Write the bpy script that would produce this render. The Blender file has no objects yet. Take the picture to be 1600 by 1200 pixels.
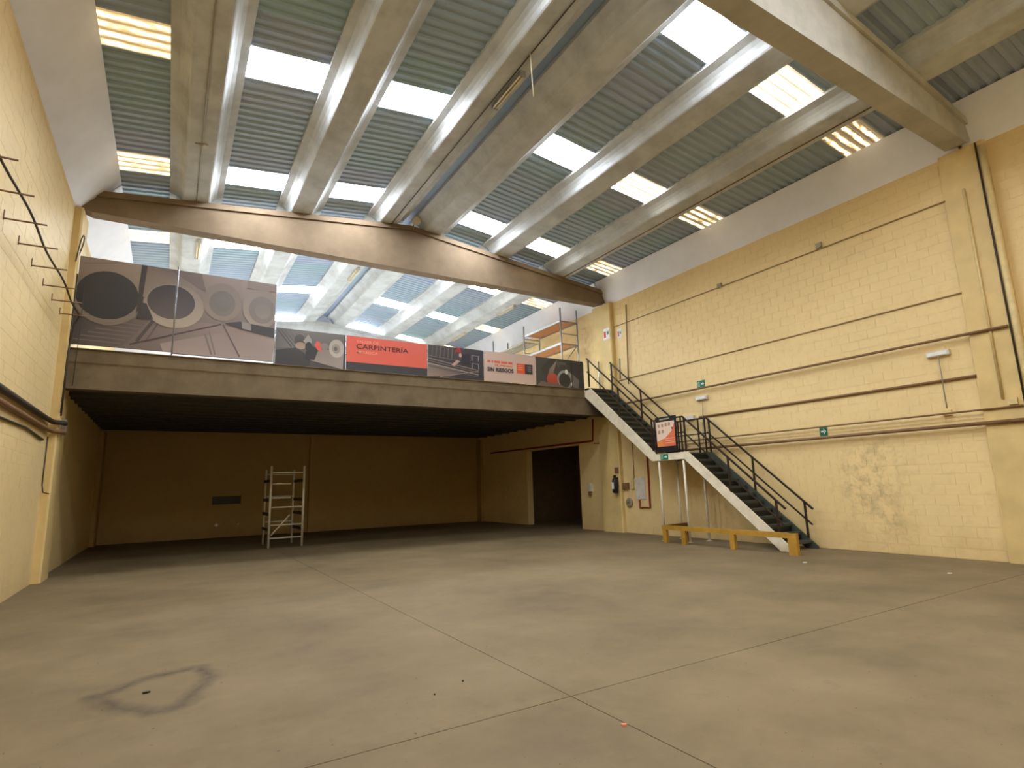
import bpy, math, random
from mathutils import Vector, Matrix
random.seed(7)
SC = bpy.context.scene
COL = SC.collection

# ---------------------------------------------------------------- camera
F_PX = 876.05
YAW, PITCH, ROLL = (math.radians(a) for a in (31.36, 10.354, -1.661))
CAMZ = 1.6
_f = Vector((math.sin(YAW)*math.cos(PITCH), math.cos(YAW)*math.cos(PITCH), math.sin(PITCH)))
_r = Vector((math.cos(YAW), -math.sin(YAW), 0))
_u = _r.cross(_f)
CR = _r*math.cos(ROLL) + _u*math.sin(ROLL)
CU = -_r*math.sin(ROLL) + _u*math.cos(ROLL)
CF = _f
CP = Vector((0, 0, CAMZ))
cam = bpy.data.cameras.new('camera')
cam.sensor_fit = 'HORIZONTAL'; cam.sensor_width = 36.0; cam.lens = F_PX/1600*36
cam.clip_start = 0.05; cam.clip_end = 200
camo = bpy.data.objects.new('camera', cam); COL.objects.link(camo)
camo.matrix_world = Matrix(((CR.x, CU.x, -CF.x, CP.x), (CR.y, CU.y, -CF.y, CP.y), (CR.z, CU.z, -CF.z, CP.z), (0, 0, 0, 1)))
SC.camera = camo

def at(x, y, ax, v):
    """world point where the photo pixel's ray meets the plane axis=v"""
    d = CR*((x-800)/F_PX) + CU*((600-y)/F_PX) + CF
    t = (v-CP[ax])/d[ax]
    return CP + d*t

# ---------------------------------------------------------------- world, exposure
w = bpy.data.worlds.new('World'); SC.world = w; w.use_nodes = True
bg = w.node_tree.nodes['Background']
bg.inputs[0].default_value = (0.62, 0.75, 1.0, 1); bg.inputs[1].default_value = 1.2
SC.view_settings.view_transform = 'Standard'
SC.view_settings.look = 'None'
SC.view_settings.gamma = 1.0
SC.view_settings.use_curve_mapping = False
SC.view_settings.exposure = 0.0
SKY_E = 33.0          # radiance of a clean translucent roof light

# ---------------------------------------------------------------- materials
def s2l(c):
    return tuple((v/12.92 if v <= 0.04045 else ((v+0.055)/1.055)**2.4) for v in c)
def rgb(r, g, b): return s2l((r/255, g/255, b/255))

class NT:
    def __init__(s, name):
        s.m = bpy.data.materials.new(name); s.m.use_nodes = True
        s.t = s.m.node_tree; s.b = s.t.nodes['Principled BSDF']
    def n(s, typ, **kw):
        o = s.t.nodes.new(typ)
        for k, v in kw.items(): setattr(o, k, v)
        return o
    def l(s, a, b): s.t.links.new(a, b)
    def pos(s):
        if not hasattr(s, '_p'): s._p = s.n('ShaderNodeNewGeometry').outputs['Position']
        return s._p
    def mapped(s, sc):
        m = s.n('ShaderNodeVectorMath', operation='MULTIPLY'); s.l(s.pos(), m.inputs[0]); m.inputs[1].default_value = sc
        return m.outputs[0]
    def noise(s, scale, detail=4, rough=0.6, vec=None):
        o = s.n('ShaderNodeTexNoise'); o.inputs['Scale'].default_value = scale
        o.inputs['Detail'].default_value = detail; o.inputs['Roughness'].default_value = rough
        s.l(vec if vec is not None else s.pos(), o.inputs['Vector']); return o.outputs['Fac']
    def ramp(s, fac, stops):
        o = s.n('ShaderNodeValToRGB'); e = o.color_ramp.elements
        while len(e) > 1: e.remove(e[-1])
        e[0].position = stops[0][0]; e[0].color = tuple(stops[0][1])+(1,)
        for p, c in stops[1:]:
            q = e.new(p); q.color = tuple(c)+(1,)
        s.l(fac, o.inputs[0]); return o.outputs[0]
    def mix(s, fac, a, b, mode='MIX'):
        o = s.n('ShaderNodeMix', data_type='RGBA', blend_type=mode)
        for sock, v in ((o.inputs['Factor'], fac), (o.inputs['A'], a), (o.inputs['B'], b)):
            if isinstance(v, (int, float)): sock.default_value = v
            elif isinstance(v, tuple): sock.default_value = v+(1,)
            else: s.l(v, sock)
        return o.outputs['Result']
    def math(s, op, a, b=0.0, c=0.0, clamp=False):
        o = s.n('ShaderNodeMath', operation=op, use_clamp=clamp)
        for i, v in enumerate((a, b, c)):
            if isinstance(v, (int, float)): o.inputs[i].default_value = v
            else: s.l(v, o.inputs[i])
        return o.outputs[0]
    def sep(s):
        if not hasattr(s, '_s'):
            s._s = s.n('ShaderNodeSeparateXYZ'); s.l(s.pos(), s._s.inputs[0])
        return s._s.outputs
    def bump(s, h, strength=0.2, dist=0.01):
        o = s.n('ShaderNodeBump'); o.inputs['Strength'].default_value = strength; o.inputs['Distance'].default_value = dist
        s.l(h, o.inputs['Height']); s.l(o.outputs[0], s.b.inputs['Normal'])
    def color(s, c):
        if isinstance(c, tuple): s.b.inputs['Base Color'].default_value = c+(1,)
        else: s.l(c, s.b.inputs['Base Color'])
    def set(s, **kw):
        for k, v in kw.items(): s.b.inputs[k].default_value = v

MAT = {}
def simple(name, c, rough=0.6, metal=0.0, var=0.12, scale=6.0, bump=0.0):
    t = NT(name)
    n = t.noise(scale, 3)
    a = tuple(max(0, v*(1-var)) for v in c); b = tuple(min(1, v*(1+var)) for v in c)
    t.color(t.ramp(n, [(0.3, a), (0.7, b)])); t.set(Roughness=rough, Metallic=metal)
    if bump: t.bump(t.noise(scale*8, 3), bump, 0.01)
    MAT[name] = t.m; return t.m

def wall_mat(name, base, dirt, stain=None):
    t = NT(name)
    big = t.noise(0.5, 4)
    fine = t.noise(7, 5, 0.65)
    c = t.ramp(big, [(0.3, tuple(v*0.92 for v in base)), (0.7, base)])
    c = t.mix(t.math('MULTIPLY', t.math('SUBTRACT', fine, 0.5, clamp=True), 0.9), c, dirt)
    # grime rising from the floor, its edge broken by noise
    z = t.sep()[2]
    g = t.math('SUBTRACT', t.math('MULTIPLY', t.noise(1.6, 5), 1.5), t.math('MULTIPLY', z, 0.75))
    c = t.mix(t.math('MULTIPLY', t.math('SUBTRACT', g, 0.25, clamp=True), 0.55), c, dirt)
    if stain:
        for (sx, sy, sz, r, amt) in stain:
            v = t.n('ShaderNodeVectorMath', operation='DISTANCE'); t.l(t.mapped((1, 1, 0.62)), v.inputs[0]); v.inputs[1].default_value = (sx, sy, sz*0.62)
            f = t.math('SUBTRACT', 1.0, t.math('DIVIDE', v.outputs[1], r), clamp=True)
            f = t.math('MULTIPLY', t.math('MULTIPLY', f, t.math('MULTIPLY', t.math('SUBTRACT', t.noise(4.0, 6, 0.75), 0.44, clamp=True), 5.0, clamp=True)), amt)
            f2 = t.math('MULTIPLY', f, t.noise(14, 4))
            c = t.mix(f2, c, rgb(98, 80, 55))
    t.color(c); t.set(Roughness=0.55)
    t.bump(t.noise(45, 4), 0.25, 0.006)
    MAT[name] = t.m
wall_mat('yellow_paint', rgb(235, 207, 148), rgb(188, 158, 106), stain=[(13.05, 6.45, 1.75, 0.85, 0.9), (13.05, 6.9, 1.1, 0.7, 0.6), (13.05, 6.2, 0.6, 0.6, 0.6), (13.05, 8.2, 2.3, 0.6, 0.4)])
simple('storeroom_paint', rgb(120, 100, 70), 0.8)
simple('eaves_white', rgb(240, 240, 244), 0.55, var=0.05, scale=1.2)
simple('column_paint', rgb(214, 186, 124), 0.5, var=0.1, scale=2.0, bump=0.15)

def concrete(name, base, dark, scale=1.5, rough=0.8):
    t = NT(name)
    c = t.ramp(t.noise(scale, 6, 0.65), [(0.25, dark), (0.55, base), (0.8, tuple(min(1, v*1.12) for v in base))])
    s = t.noise(1.0, 4, 0.6, t.mapped((3.0, 0.6, 3.0)))
    c = t.mix(t.math('MULTIPLY', t.math('SUBTRACT', s, 0.52, clamp=True), 2.2, clamp=True), c, dark)
    t.color(c); t.set(Roughness=rough); t.b.inputs['Specular IOR Level'].default_value = 0.15; t.bump(t.noise(30, 5), 0.2, 0.008)
    MAT[name] = t.m
concrete('beam_concrete', rgb(200, 202, 200), rgb(168, 168, 164))
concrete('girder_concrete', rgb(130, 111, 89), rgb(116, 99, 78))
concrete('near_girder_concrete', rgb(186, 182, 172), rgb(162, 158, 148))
wall_mat('shaded_yellow_paint', rgb(180, 150, 90), rgb(140, 112, 66))  # yellow wall paint darkened, painting in the shade under the mezzanine
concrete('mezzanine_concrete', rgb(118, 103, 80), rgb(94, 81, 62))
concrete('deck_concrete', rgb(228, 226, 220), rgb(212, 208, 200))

def floor_mat():
    t = NT('floor_concrete')
    base, dark, lite = rgb(119, 102, 73), rgb(103, 88, 63), rgb(133, 115, 85)
    c = t.ramp(t.noise(0.5, 7, 0.65), [(0.31, dark), (0.5, base), (0.72, lite)])
    streak = t.noise(0.9, 5, 0.65, t.mapped((0.5, 1.6, 1)))
    c = t.mix(t.math('MULTIPLY', t.math('SUBTRACT', streak, 0.55, clamp=True), 2.4, clamp=True), c, lite)
    c = t.mix(t.math('MULTIPLY', t.math('SUBTRACT', t.noise(3.2, 6, 0.7), 0.56, clamp=True), 2.5, clamp=True), c, dark)
    c = t.mix(t.math('GREATER_THAN', t.noise(26, 2, 0.5), 0.74), c, rgb(70, 60, 46))
    # worn repair patch: dark irregular outline
    pts = [(-0.39, 6.04), (0.0, 6.40), (0.36, 6.46), (0.45, 6.1), (0.22, 5.43), (0.02, 5.37), (-0.24, 5.68), (-0.39, 6.04)]
    nz = t.n('ShaderNodeTexNoise'); nz.inputs['Scale'].default_value = 5; nz.inputs['Detail'].default_value = 4; t.l(t.pos(), nz.inputs['Vector'])
    wob = t.n('ShaderNodeVectorMath', operation='MULTIPLY_ADD'); t.l(nz.outputs['Color'], wob.inputs[0]); wob.inputs[1].default_value = (0.16, 0.16, 0); wob.inputs[2].default_value = (-0.08, -0.08, 0)
    q = t.n('ShaderNodeVectorMath', operation='ADD'); t.l(t.pos(), q.inputs[0]); t.l(wob.outputs[0], q.inputs[1])
    best = None
    for a, b in zip(pts, pts[1:]):
        ab = Vector((b[0]-a[0], b[1]-a[1], 0)); L2 = ab.length_squared
        pa = t.n('ShaderNodeVectorMath', operation='SUBTRACT'); t.l(q.outputs[0], pa.inputs[0]); pa.inputs[1].default_value = (a[0], a[1], 0)
        d = t.n('ShaderNodeVectorMath', operation='DOT_PRODUCT'); t.l(pa.outputs[0], d.inputs[0]); d.inputs[1].default_value = ab/L2
        h = t.math('ADD', d.outputs['Value'], 0.0, clamp=True)
        sc = t.n('ShaderNodeVectorMath', operation='SCALE'); sc.inputs[0].default_value = ab; t.l(h, sc.inputs['Scale'])
        ds = t.n('ShaderNodeVectorMath', operation='DISTANCE'); t.l(pa.outputs[0], ds.inputs[0]); t.l(sc.outputs[0], ds.inputs[1])
        best = ds.outputs['Value'] if best is None else t.math('MINIMUM', best, ds.outputs['Value'])
    f = t.math('SUBTRACT', 1.0, t.math('DIVIDE', best, 0.13), clamp=True)
    f = t.math('MULTIPLY', f, t.math('MULTIPLY_ADD', t.noise(7, 4), 1.5, 0.0), clamp=True)
    c = t.mix(t.math('MULTIPLY', f, 0.85), c, rgb(62, 55, 44))
    t.color(c)
    r = t.math('MULTIPLY_ADD', t.noise(1.2, 4), 0.3, 0.6); t.b.inputs['Specular IOR Level'].default_value = 0.3
    t.l(r, t.b.inputs['Roughness'])
    t.bump(t.noise(22, 6, 0.7), 0.12, 0.01)
    MAT['floor_concrete'] = t.m
floor_mat()

def sheet_mat():
    t = NT('roof_steel')
    oi = t.n('ShaderNodeObjectInfo')
    c = t.ramp(oi.outputs['Random'], [(0.0, rgb(166, 186, 200)), (0.35, rgb(170, 180, 202)), (0.7, rgb(158, 184, 192)), (1.0, rgb(174, 186, 202))])
    c = t.mix(t.math('MULTIPLY', t.noise(2.0, 4, 0.6, t.mapped((0.4, 5, 1))), 0.35), c, rgb(108, 122, 126))
    t.color(c); t.set(Roughness=0.45); MAT['roof_steel'] = t.m
sheet_mat()

def skylight_mat(name, dirty, gain=1.0):
    t = NT(name)
    clean = (0.88, 0.96, 1.08)
    if dirty == 0:
        sp = t.math('GREATER_THAN', t.noise(9, 4, 0.7), 0.70)
        c = t.mix(sp, clean, (0.35, 0.26, 0.16))
        edge = t.noise(1.5, 4)
        c = t.mix(t.math('MULTIPLY', t.math('SUBTRACT', edge, 0.62, clamp=True), 3, clamp=True), c, (0.75, 0.62, 0.35))
        k = SKY_E*gain
    else:
        y = t.math('MULTIPLY', t.sep()[1], 2*math.pi/0.207)
        wave = t.math('MULTIPLY_ADD', t.math('SINE', t.math('ADD', y, 1.57)), 0.5, 0.5)
        n = t.noise(4, 5, 0.7, t.mapped((1.0, 3.2, 1)))
        off, mul, stops = {1: (0.44, 2.3, [(0.0, (3.2, 2.7, 1.8)), (0.3, (1.15, 0.86, 0.46)), (0.65, (0.72, 0.45, 0.18)), (1.0, (0.34, 0.19, 0.06))]),
                           2: (0.46, 2.6, [(0.0, (3.0, 2.5, 1.7)), (0.3, (1.0, 0.62, 0.26)), (0.6, (0.10, 0.05, 0.015)), (1.0, (0.03, 0.018, 0.008))]),
                           3: (0.58, 2.6, [(0.0, (14.0, 14.0, 13.5)), (0.35, (2.2, 2.0, 1.6)), (0.7, (0.85, 0.72, 0.50)), (1.0, (0.72, 0.58, 0.36))])}[dirty]
        d = t.math('SUBTRACT', t.math('ADD', t.math('MULTIPLY', wave, 0.5), n), off)
        d = t.math('MULTIPLY', d, mul, clamp=True)
        c = t.ramp(d, stops)
        k = gain
    t.l(c, t.b.inputs['Emission Color']); t.b.inputs['Emission Strength'].default_value = k
    t.color((0.7, 0.68, 0.6)); t.set(Roughness=0.4)
    MAT[name] = t.m
skylight_mat('skylight_clean', 0); skylight_mat('skylight_dirty', 1); skylight_mat('skylight_rusty', 2); skylight_mat('skylight_banded', 3)
FAR_GAIN = 1.5        # extra glow added to the panes over the mezzanine, standing in for sun
skylight_mat('far_skylight_clean', 0, FAR_GAIN); skylight_mat('far_skylight_dirty', 1, FAR_GAIN); skylight_mat('far_skylight_rusty', 2, FAR_GAIN); skylight_mat('far_skylight_banded', 3, FAR_GAIN)

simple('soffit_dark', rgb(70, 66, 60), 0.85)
simple('black_steel', rgb(52, 38, 30), 0.45, 0.3)
simple('dark_tread', rgb(66, 72, 66), 0.5, 0.1)
simple('white_paint', rgb(226, 214, 188), 0.5, var=0.1)
simple('scaffold_white', rgb(214, 208, 190), 0.4, 0.2)
simple('galvanised', rgb(178, 180, 182), 0.35, 0.8, var=0.06)
simple('bench_ochre', rgb(176, 132, 44), 0.55, var=0.15)
simple('bench_brown', rgb(110, 66, 26), 0.55)
simple('plywood', rgb(200, 140, 92), 0.6)
simple('conduit_brown', rgb(126, 92, 62), 0.5)
simple('conduit_grey', rgb(150, 138, 116), 0.5)
simple('conduit_tan', rgb(158, 132, 94), 0.5)
simple('conduit_cream', rgb(212, 188, 132), 0.45)
simple('cable_dark', rgb(64, 54, 38), 0.6)
simple('pipe_red', rgb(140, 42, 26), 0.45)
simple('box_white', rgb(214, 206, 192), 0.5)
simple('extinguisher_red', rgb(150, 24, 18), 0.3)
simple('black_plastic', rgb(24, 22, 20), 0.45)
simple('sign_green', rgb(0, 104, 72), 0.5, var=0.04)
simple('sign_white', rgb(230, 230, 224), 0.5, var=0.02)
simple('sign_blue', rgb(40, 76, 128), 0.5, var=0.04)
simple('sign_red', rgb(196, 40, 34), 0.5, var=0.04)
simple('banner_back', rgb(70, 66, 64), 0.6)
simple('aluminium', rgb(190, 192, 196), 0.25, 0.9, var=0.03)
simple('lamp_amber', rgb(222, 208, 168), 0.4)
simple('text_dark', rgb(66, 30, 30), 0.6, var=0.02)
simple('text_pale', rgb(226, 140, 118), 0.6, var=0.02)
simple('text_black', rgb(48, 42, 44), 0.6, var=0.02)
simple('groove_dark', rgb(58, 49, 36), 0.95)
t = NT('print_ink'); at_n = t.n('ShaderNodeVertexColor', layer_name='Col'); t.l(at_n.outputs[0], t.b.inputs['Base Color']); t.set(Roughness=0.5); MAT['print_ink'] = t.m
del t

# ---------------------------------------------------------------- mesh helpers
ORI = {}
class MB:
    def __init__(s): s.v = []; s.f = []; s.sm = []
    def add(s, vs, fs, smooth=False):
        o = len(s.v); s.v += [Vector(p) for p in vs]; s.f += [tuple(i+o for i in q) for q in fs]; s.sm += [smooth]*len(fs)
        return s
    def box(s, a, b):
        (x0, y0, z0), (x1, y1, z1) = [(min(p, q), max(p, q))[0] for p, q in zip(a, b)], [(max(p, q)) for p, q in zip(a, b)]
        vs = [(x, y, z) for z in (z0, z1) for y in (y0, y1) for x in (x0, x1)]
        return s.add(vs, [(0, 2, 3, 1), (4, 5, 7, 6), (0, 1, 5, 4), (2, 6, 7, 3), (0, 4, 6, 2), (1, 3, 7, 5)])
    def bar(s, p, q, wd, ht, up=(0, 0, 1)):
        p, q = Vector(p), Vector(q); d = (q-p).normalized(); u = Vector(up)
        if abs(d.dot(u)) > 0.99: u = Vector((0, 1, 0))
        sx = d.cross(u).normalized(); sy = sx.cross(d).normalized()
        vs = [e + sx*(a*wd/2) + sy*(b*ht/2) for e in (p, q) for a, b in ((-1, -1), (1, -1), (1, 1), (-1, 1))]
        return s.add(vs, [(0, 1, 2, 3), (7, 6, 5, 4), (0, 4, 5, 1), (1, 5, 6, 2), (2, 6, 7, 3), (3, 7, 4, 0)])
    def tube(s, pts, r, n=8, caps=True):
        pts = [Vector(p) for p in pts]; rings = []
        prev = None
        for i, p in enumerate(pts):
            a = pts[i-1] if i else p; b = pts[i+1] if i+1 < len(pts) else p
            d = (b-a).normalized()
            if prev is None:
                u = Vector((0, 0, 1)) if abs(d.z) < 0.9 else Vector((0, 1, 0))
                x = d.cross(u).normalized()
            else:
                x = (prev - d*prev.dot(d)); x = x.normalized() if x.length > 1e-6 else d.orthogonal().normalized()
            prev = x; y = d.cross(x)
            rr = r[i] if isinstance(r, (list, tuple)) else r
            rings.append([p + (x*math.cos(2*math.pi*k/n) + y*math.sin(2*math.pi*k/n))*rr for k in range(n)])
        vs = [v for g in rings for v in g]
        fs = [(i*n+k, i*n+(k+1) % n, (i+1)*n+(k+1) % n, (i+1)*n+k) for i in range(len(pts)-1) for k in range(n)]
        s.add(vs, fs, True)
        if caps:
            o = len(s.v)-len(vs)
            s.f += [tuple(o+k for k in range(n))[::-1], tuple(o+(len(pts)-1)*n+k for k in range(n))]; s.sm += [False, False]
        return s
    def prism(s, prof, ax, a, b):
        """extrude 2-D profile along axis ax from a to b; profile axes are the two other axes in xyz order"""
        def mk(p, t):
            l = list(p); l.insert(ax, t); return tuple(l)
        n = len(prof); vs = [mk(p, a) for p in prof] + [mk(p, b) for p in prof]
        fs = [tuple(range(n)), tuple(range(2*n-1, n-1, -1))] + [(k, n+k, n+(k+1) % n, (k+1) % n) for k in range(n)]
        return s.add(vs, fs)
    def build(s, name, mat, parent=None, origin=None):
        me = bpy.data.meshes.new(name)
        if parent is not None: o = ORI[parent.name]
        elif origin is not None: o = Vector(origin)
        else:
            xs = [v.x for v in s.v]; ys = [v.y for v in s.v]; zs = [v.z for v in s.v]
            o = Vector(((min(xs)+max(xs))/2, (min(ys)+max(ys))/2, min(zs)))
        me.from_pydata([tuple(v-o) for v in s.v], [], s.f)
        me.polygons.foreach_set('use_smooth', s.sm)
        me.materials.append(MAT[mat] if isinstance(mat, str) else mat)
        import bmesh as _b
        bm = _b.new(); bm.from_mesh(me); _b.ops.recalc_face_normals(bm, faces=bm.faces); bm.to_mesh(me); bm.free()
        ob = bpy.data.objects.new(name, me); COL.objects.link(ob)
        if parent is not None: ob.parent = parent
        else: ob.location = o
        ORI[ob.name] = o
        return ob
def tag(o, label=None, cat=None, group=None, kind=None):
    if label: o['label'] = label
    if cat: o['category'] = cat
    if group: o['group'] = group
    if kind: o['kind'] = kind
    return o
def thing(name, label, cat, loc, group=None, kind=None):
    e = bpy.data.objects.new(name, None); COL.objects.link(e); e.empty_display_size = 0.2
    e.location = loc; ORI[e.name] = Vector(loc)
    return tag(e, label, cat, group, kind)
def inst(src, loc, parent):
    """copy of a part (shares mesh) at world loc under parent"""
    c = src.copy(); COL.objects.link(c); c.parent = parent; c.location = Vector(loc)-ORI[parent.name]
    ORI[c.name] = Vector(loc); return c
def box(a, b): return MB().box(a, b)
def tube(p, r, n=8): return MB().tube(p, r, n)

# ================================================================ dimensions
XL, XR = -2.17, 13.05          # side walls
YF, YB = -3.2, 24.75           # front (behind camera) and back wall
YB2 = 26.05                    # far wall above the mezzanine
RX, RZ, SL = 5.62, 9.62, 0.115 # roof ridge line and slope
ZW = 7.92                      # top of block walls
def roof_z(x): return RZ - SL*abs(x-RX)
YM = 14.75                     # mezzanine front
ZD = 4.78                      # mezzanine deck
ZS = 3.90                      # mezzanine beam bottom

# ================================================================ floor
fl = thing('floor', 'worn beige concrete floor with saw-cut joints', 'floor', (5.4, 9, 0), kind='structure')
box((XL-0.3, YF-0.3, -0.25), (17.5, YB2+0.3, -0.003)).build('sub_base', 'groove_dark', fl)
JX = [XL-0.2, 2.762, XR+4.2]; JY = [YF-0.2, -1.3, 3.794, YB2+0.2]
g = 0.0045
for i in range(2):
    for j in range(3):
        box((JX[i]+g, JY[j]+g, -0.02), (JX[i+1]-g, JY[j+1]-g, 0)).build('floor_slab', 'floor_concrete', fl)

# ================================================================ block walls
def block_wall(root, plane_ax, face, into, u0, u1, z0, z1, holes=(), n_ind=0, mat='yellow_paint', J=0.010):
    """painted block courses; u runs along the wall. Blocks stand proud of recessed joints"""
    BL, BH = 0.40, 0.20
    def vec(u, z, d):
        return (face+into*d, u, z) if plane_ax == 0 else (u, face+into*d, z)
    def bx(mb, ua, ub, za, zb, d):
        mb.box(vec(ua, za, d), vec(ub, zb, 0.02))
    cells = []
    r = 0; z = z0
    while z < z1-0.02:
        ze = min(z+BH, z1); u = u0 - (BL/2 if r % 2 else 0)
        while u < u1-0.01:
            a, b = max(u, u0), min(u+BL, u1)
            parts = [(a, b)]
            for (ha, hb, hz) in holes:
                if z < hz-0.05:
                    nw = []
                    for (p, q) in parts:
                        if q <= ha or p >= hb: nw.append((p, q))
                        else:
                            if p < ha-0.03: nw.append((p, ha))
                            if q > hb+0.03: nw.append((hb, q))
                    parts = nw
            for (p, q) in parts: cells.append((p, q, z, ze))
            u += BL
        z += BH; r += 1
    full = [c for c in cells if abs(c[1]-c[0]-BL) < 1e-4 and abs(c[3]-c[2]-BH) < 1e-4]
    chosen = set()
    if n_ind:
        def size(c):
            p = Vector(vec((c[0]+c[1])/2, (c[2]+c[3])/2, 0)) - CP
            d = p.dot(CF); x = 800+F_PX*p.dot(CR)/d if d > 0 else -1; y = 600-F_PX*p.dot(CU)/d if d > 0 else -1
            if d <= 0 or not (-10 < x < 1600 and -10 < y < 1200): return 1e9
            return p.length
        chosen = set(sorted(full, key=size)[:n_ind])
    st = MB(); proto = None
    for c in cells:
        d = random.uniform(-0.0012, 0.0012)
        if c in chosen:
            ctr = vec((c[0]+c[1])/2, (c[2]+c[3])/2, 0)
            if proto is None:
                m = MB(); bx(m, c[0]+J/2, c[1]-J/2, c[2]+J/2, c[3]-J/2, 0)
                me_o = m.build('block', mat, None, ctr); me_o.parent = root; me_o.location = Vector(ctr)-ORI[root.name]
                proto = me_o
            else:
                p2 = list(ctr); p2[plane_ax] += into*d
                inst(proto, p2, root)
        else:
            bx(st, c[0]+J/2, c[1]-J/2, c[2]+J/2, c[3]-J/2, d)
    o = st.build('block_courses', mat, root); o['kind'] = 'stuff'

# right wall with doorway to the side room
DY0, DY1, DZ = 16.75, 20.4, 3.06
wr = thing('wall_right', 'long painted concrete block wall on the right behind the stairs', 'wall', (XR, 9, 0), kind='structure')
m = MB()
m.box((XR+0.004, YF, 0), (XR+0.28, DY0, ZW)); m.box((XR+0.004, DY1, 0), (XR+0.28, YB2+0.3, ZW)); m.box((XR+0.004, DY0, DZ), (XR+0.28, DY1, ZW))
m.box((XR+0.1, YF, ZW), (XR+0.28, YB+1.2, 9.6))
m.build('wall_core', 'yellow_paint', wr)
block_wall(wr, 0, XR, 1, YF, YB2, 0, ZW, holes=[(DY0, DY1, DZ)], n_ind=300)
# left wall
wl = thing('wall_left', 'painted block wall on the left with cable brackets', 'wall', (XL, 9, 0), kind='structure')
m = MB(); m.box((XL-0.28, YF, 0), (XL-0.004, YB2+0.3, ZW)); m.box((XL-0.28, YF, ZW), (XL-0.1, YB+1.2, 9.6)); m.build('wall_core', 'yellow_paint', wl)
block_wall(wl, 0, XL, -1, YF, YB2, 0, ZW, J=0.003)
# back wall
wb = thing('wall_back', 'painted block wall at the far end under and above the mezzanine', 'wall', (5.4, YB, 0), kind='structure')
box((XL-0.28, YB+0.004, 0), (XR+0.28, YB+0.3, 4.5)).build('wall_core', 'shaded_yellow_paint', wb); box((XL-0.28, YB2, 4.5), (XR+0.28, YB2+0.3, 9.8)).build('upper_wall', 'eaves_white', wb)
block_wall(wb, 1, YB, 1, XL, XR, 0, 4.0, mat='shaded_yellow_paint')
# unseen wall, set close behind the viewer to cut light reaching the far end
tag(box((XL-0.28, YF-0.3, 0), (XR+0.28, YF, 9.8)).build('wall_front', 'yellow_paint'), 'plain painted wall closing the hall behind the viewer', 'wall', kind='structure')
# side room beyond the doorway
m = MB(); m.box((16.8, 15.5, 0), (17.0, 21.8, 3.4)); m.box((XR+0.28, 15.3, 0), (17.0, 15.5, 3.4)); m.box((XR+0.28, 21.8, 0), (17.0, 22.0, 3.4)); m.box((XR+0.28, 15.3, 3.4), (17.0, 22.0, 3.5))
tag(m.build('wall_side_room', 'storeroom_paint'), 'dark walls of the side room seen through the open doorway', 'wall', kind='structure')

# ================================================================ girders (gabled precast beams across the hall)
def girder(y0, name_label, mat='girder_concrete'):
    r = thing('roof_girder', name_label, 'beam', (RX, y0+0.18, ZW), group='gabled concrete girders across the hall')
    x0, x1 = XL+0.02, XR-0.02
    off = 0.33
    def top(x): return roof_z(x)-off
    zb = 7.92
    prof = [(x0, zb+0.10), (x0+0.25, zb), (x1-0.25, zb), (x1, zb+0.10), (x1, top(x1)-0.14), (RX, top(RX)-0.14), (x0, top(x0)-0.14)]
    MB().prism(prof, 1, y0, y0+0.36).build('web', mat, r)
    prof = [(x0, top(x0)-0.14), (RX, top(RX)-0.14), (x1, top(x1)-0.14), (x1, top(x1)), (RX, top(RX)), (x0, top(x0))]
    MB().prism(prof, 1, y0-0.05, y0+0.41).build('top_flange', mat, r)
    return r
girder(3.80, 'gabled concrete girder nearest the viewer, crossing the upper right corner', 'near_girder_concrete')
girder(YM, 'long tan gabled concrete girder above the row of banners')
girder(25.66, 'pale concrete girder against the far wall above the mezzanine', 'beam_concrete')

# ================================================================ roof beams
BC = [0.105, 2.545, 4.95, 6.33, 8.71, 11.075]
names = ['first from the left wall', 'second from the left wall', 'just left of the ridge gap', 'just right of the ridge gap', 'second from the right wall', 'nearest the right wall']
bays = [(YF, 3.95, 'in the bay above the viewer'), (4.01, 14.90, 'in the middle bay before the banners'), (14.96, 25.85, 'in the far bay above the mezzanine')]
for bi, (ya, yb, bn) in enumerate(bays):
    for k, c in enumerate(BC):
        sg = 1 if c > RX else -1
        zb = roof_z(c)-0.33
        prof = []
        hw = 0.57
        half = [(0.225, 0.0), (0.255, 0.008), (0.278, 0.03), (0.292, 0.062), (0.315, 0.11), (0.36, 0.17), (0.43, 0.225), (hw, 0.27), (hw, 0.36)]
        for (u, h) in half: prof.append((c+u, zb+h-SL*sg*u))
        for (u, h) in reversed(half): prof.append((c-u, zb+h+SL*sg*u))
        r = MB().prism(prof, 1, ya, yb)
        o = r.build('roof_beam', 'beam_concrete')
        tag(o, 'long precast concrete roof beam %s, %s' % (names[k], bn), 'beam', 'precast roof beams running along the hall')

# ================================================================ roof sheets and skylights
ce = thing('ceiling', 'pitched roof of grey corrugated sheets with translucent rooflights', 'ceiling', (RX, 9, roof_z(RX)), kind='structure')
strips = [(XL-0.2, BC[0]-0.5), (BC[0]+0.5, BC[1]-0.5), (BC[1]+0.5, BC[2]-0.5), (BC[3]+0.5, BC[4]-0.5), (BC[4]+0.5, BC[5]-0.5), (BC[5]+0.5, XR+0.2)]
PIT = 0.207; MOD = PIT*4
Y0 = 5.13 - MOD*15
def sheet_mesh(x0, x1, lift, nseg):
    prof = []
    for i in range(4):
        for f, h in ((0.0, 0.0), (0.18, 0.0), (0.32, 0.036), (0.68, 0.036), (0.82, 0.0)):
            prof.append((PIT*(i+f), h))
    prof.append((MOD, 0.0))
    vs = []
    for (y, h) in prof:
        for x in (x0, x1): vs.append((x, y, roof_z(x)+h+lift))
    fs = [(2*i, 2*i+2, 2*i+3, 2*i+1) for i in range(len(prof)-1)]
    return vs, fs
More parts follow.
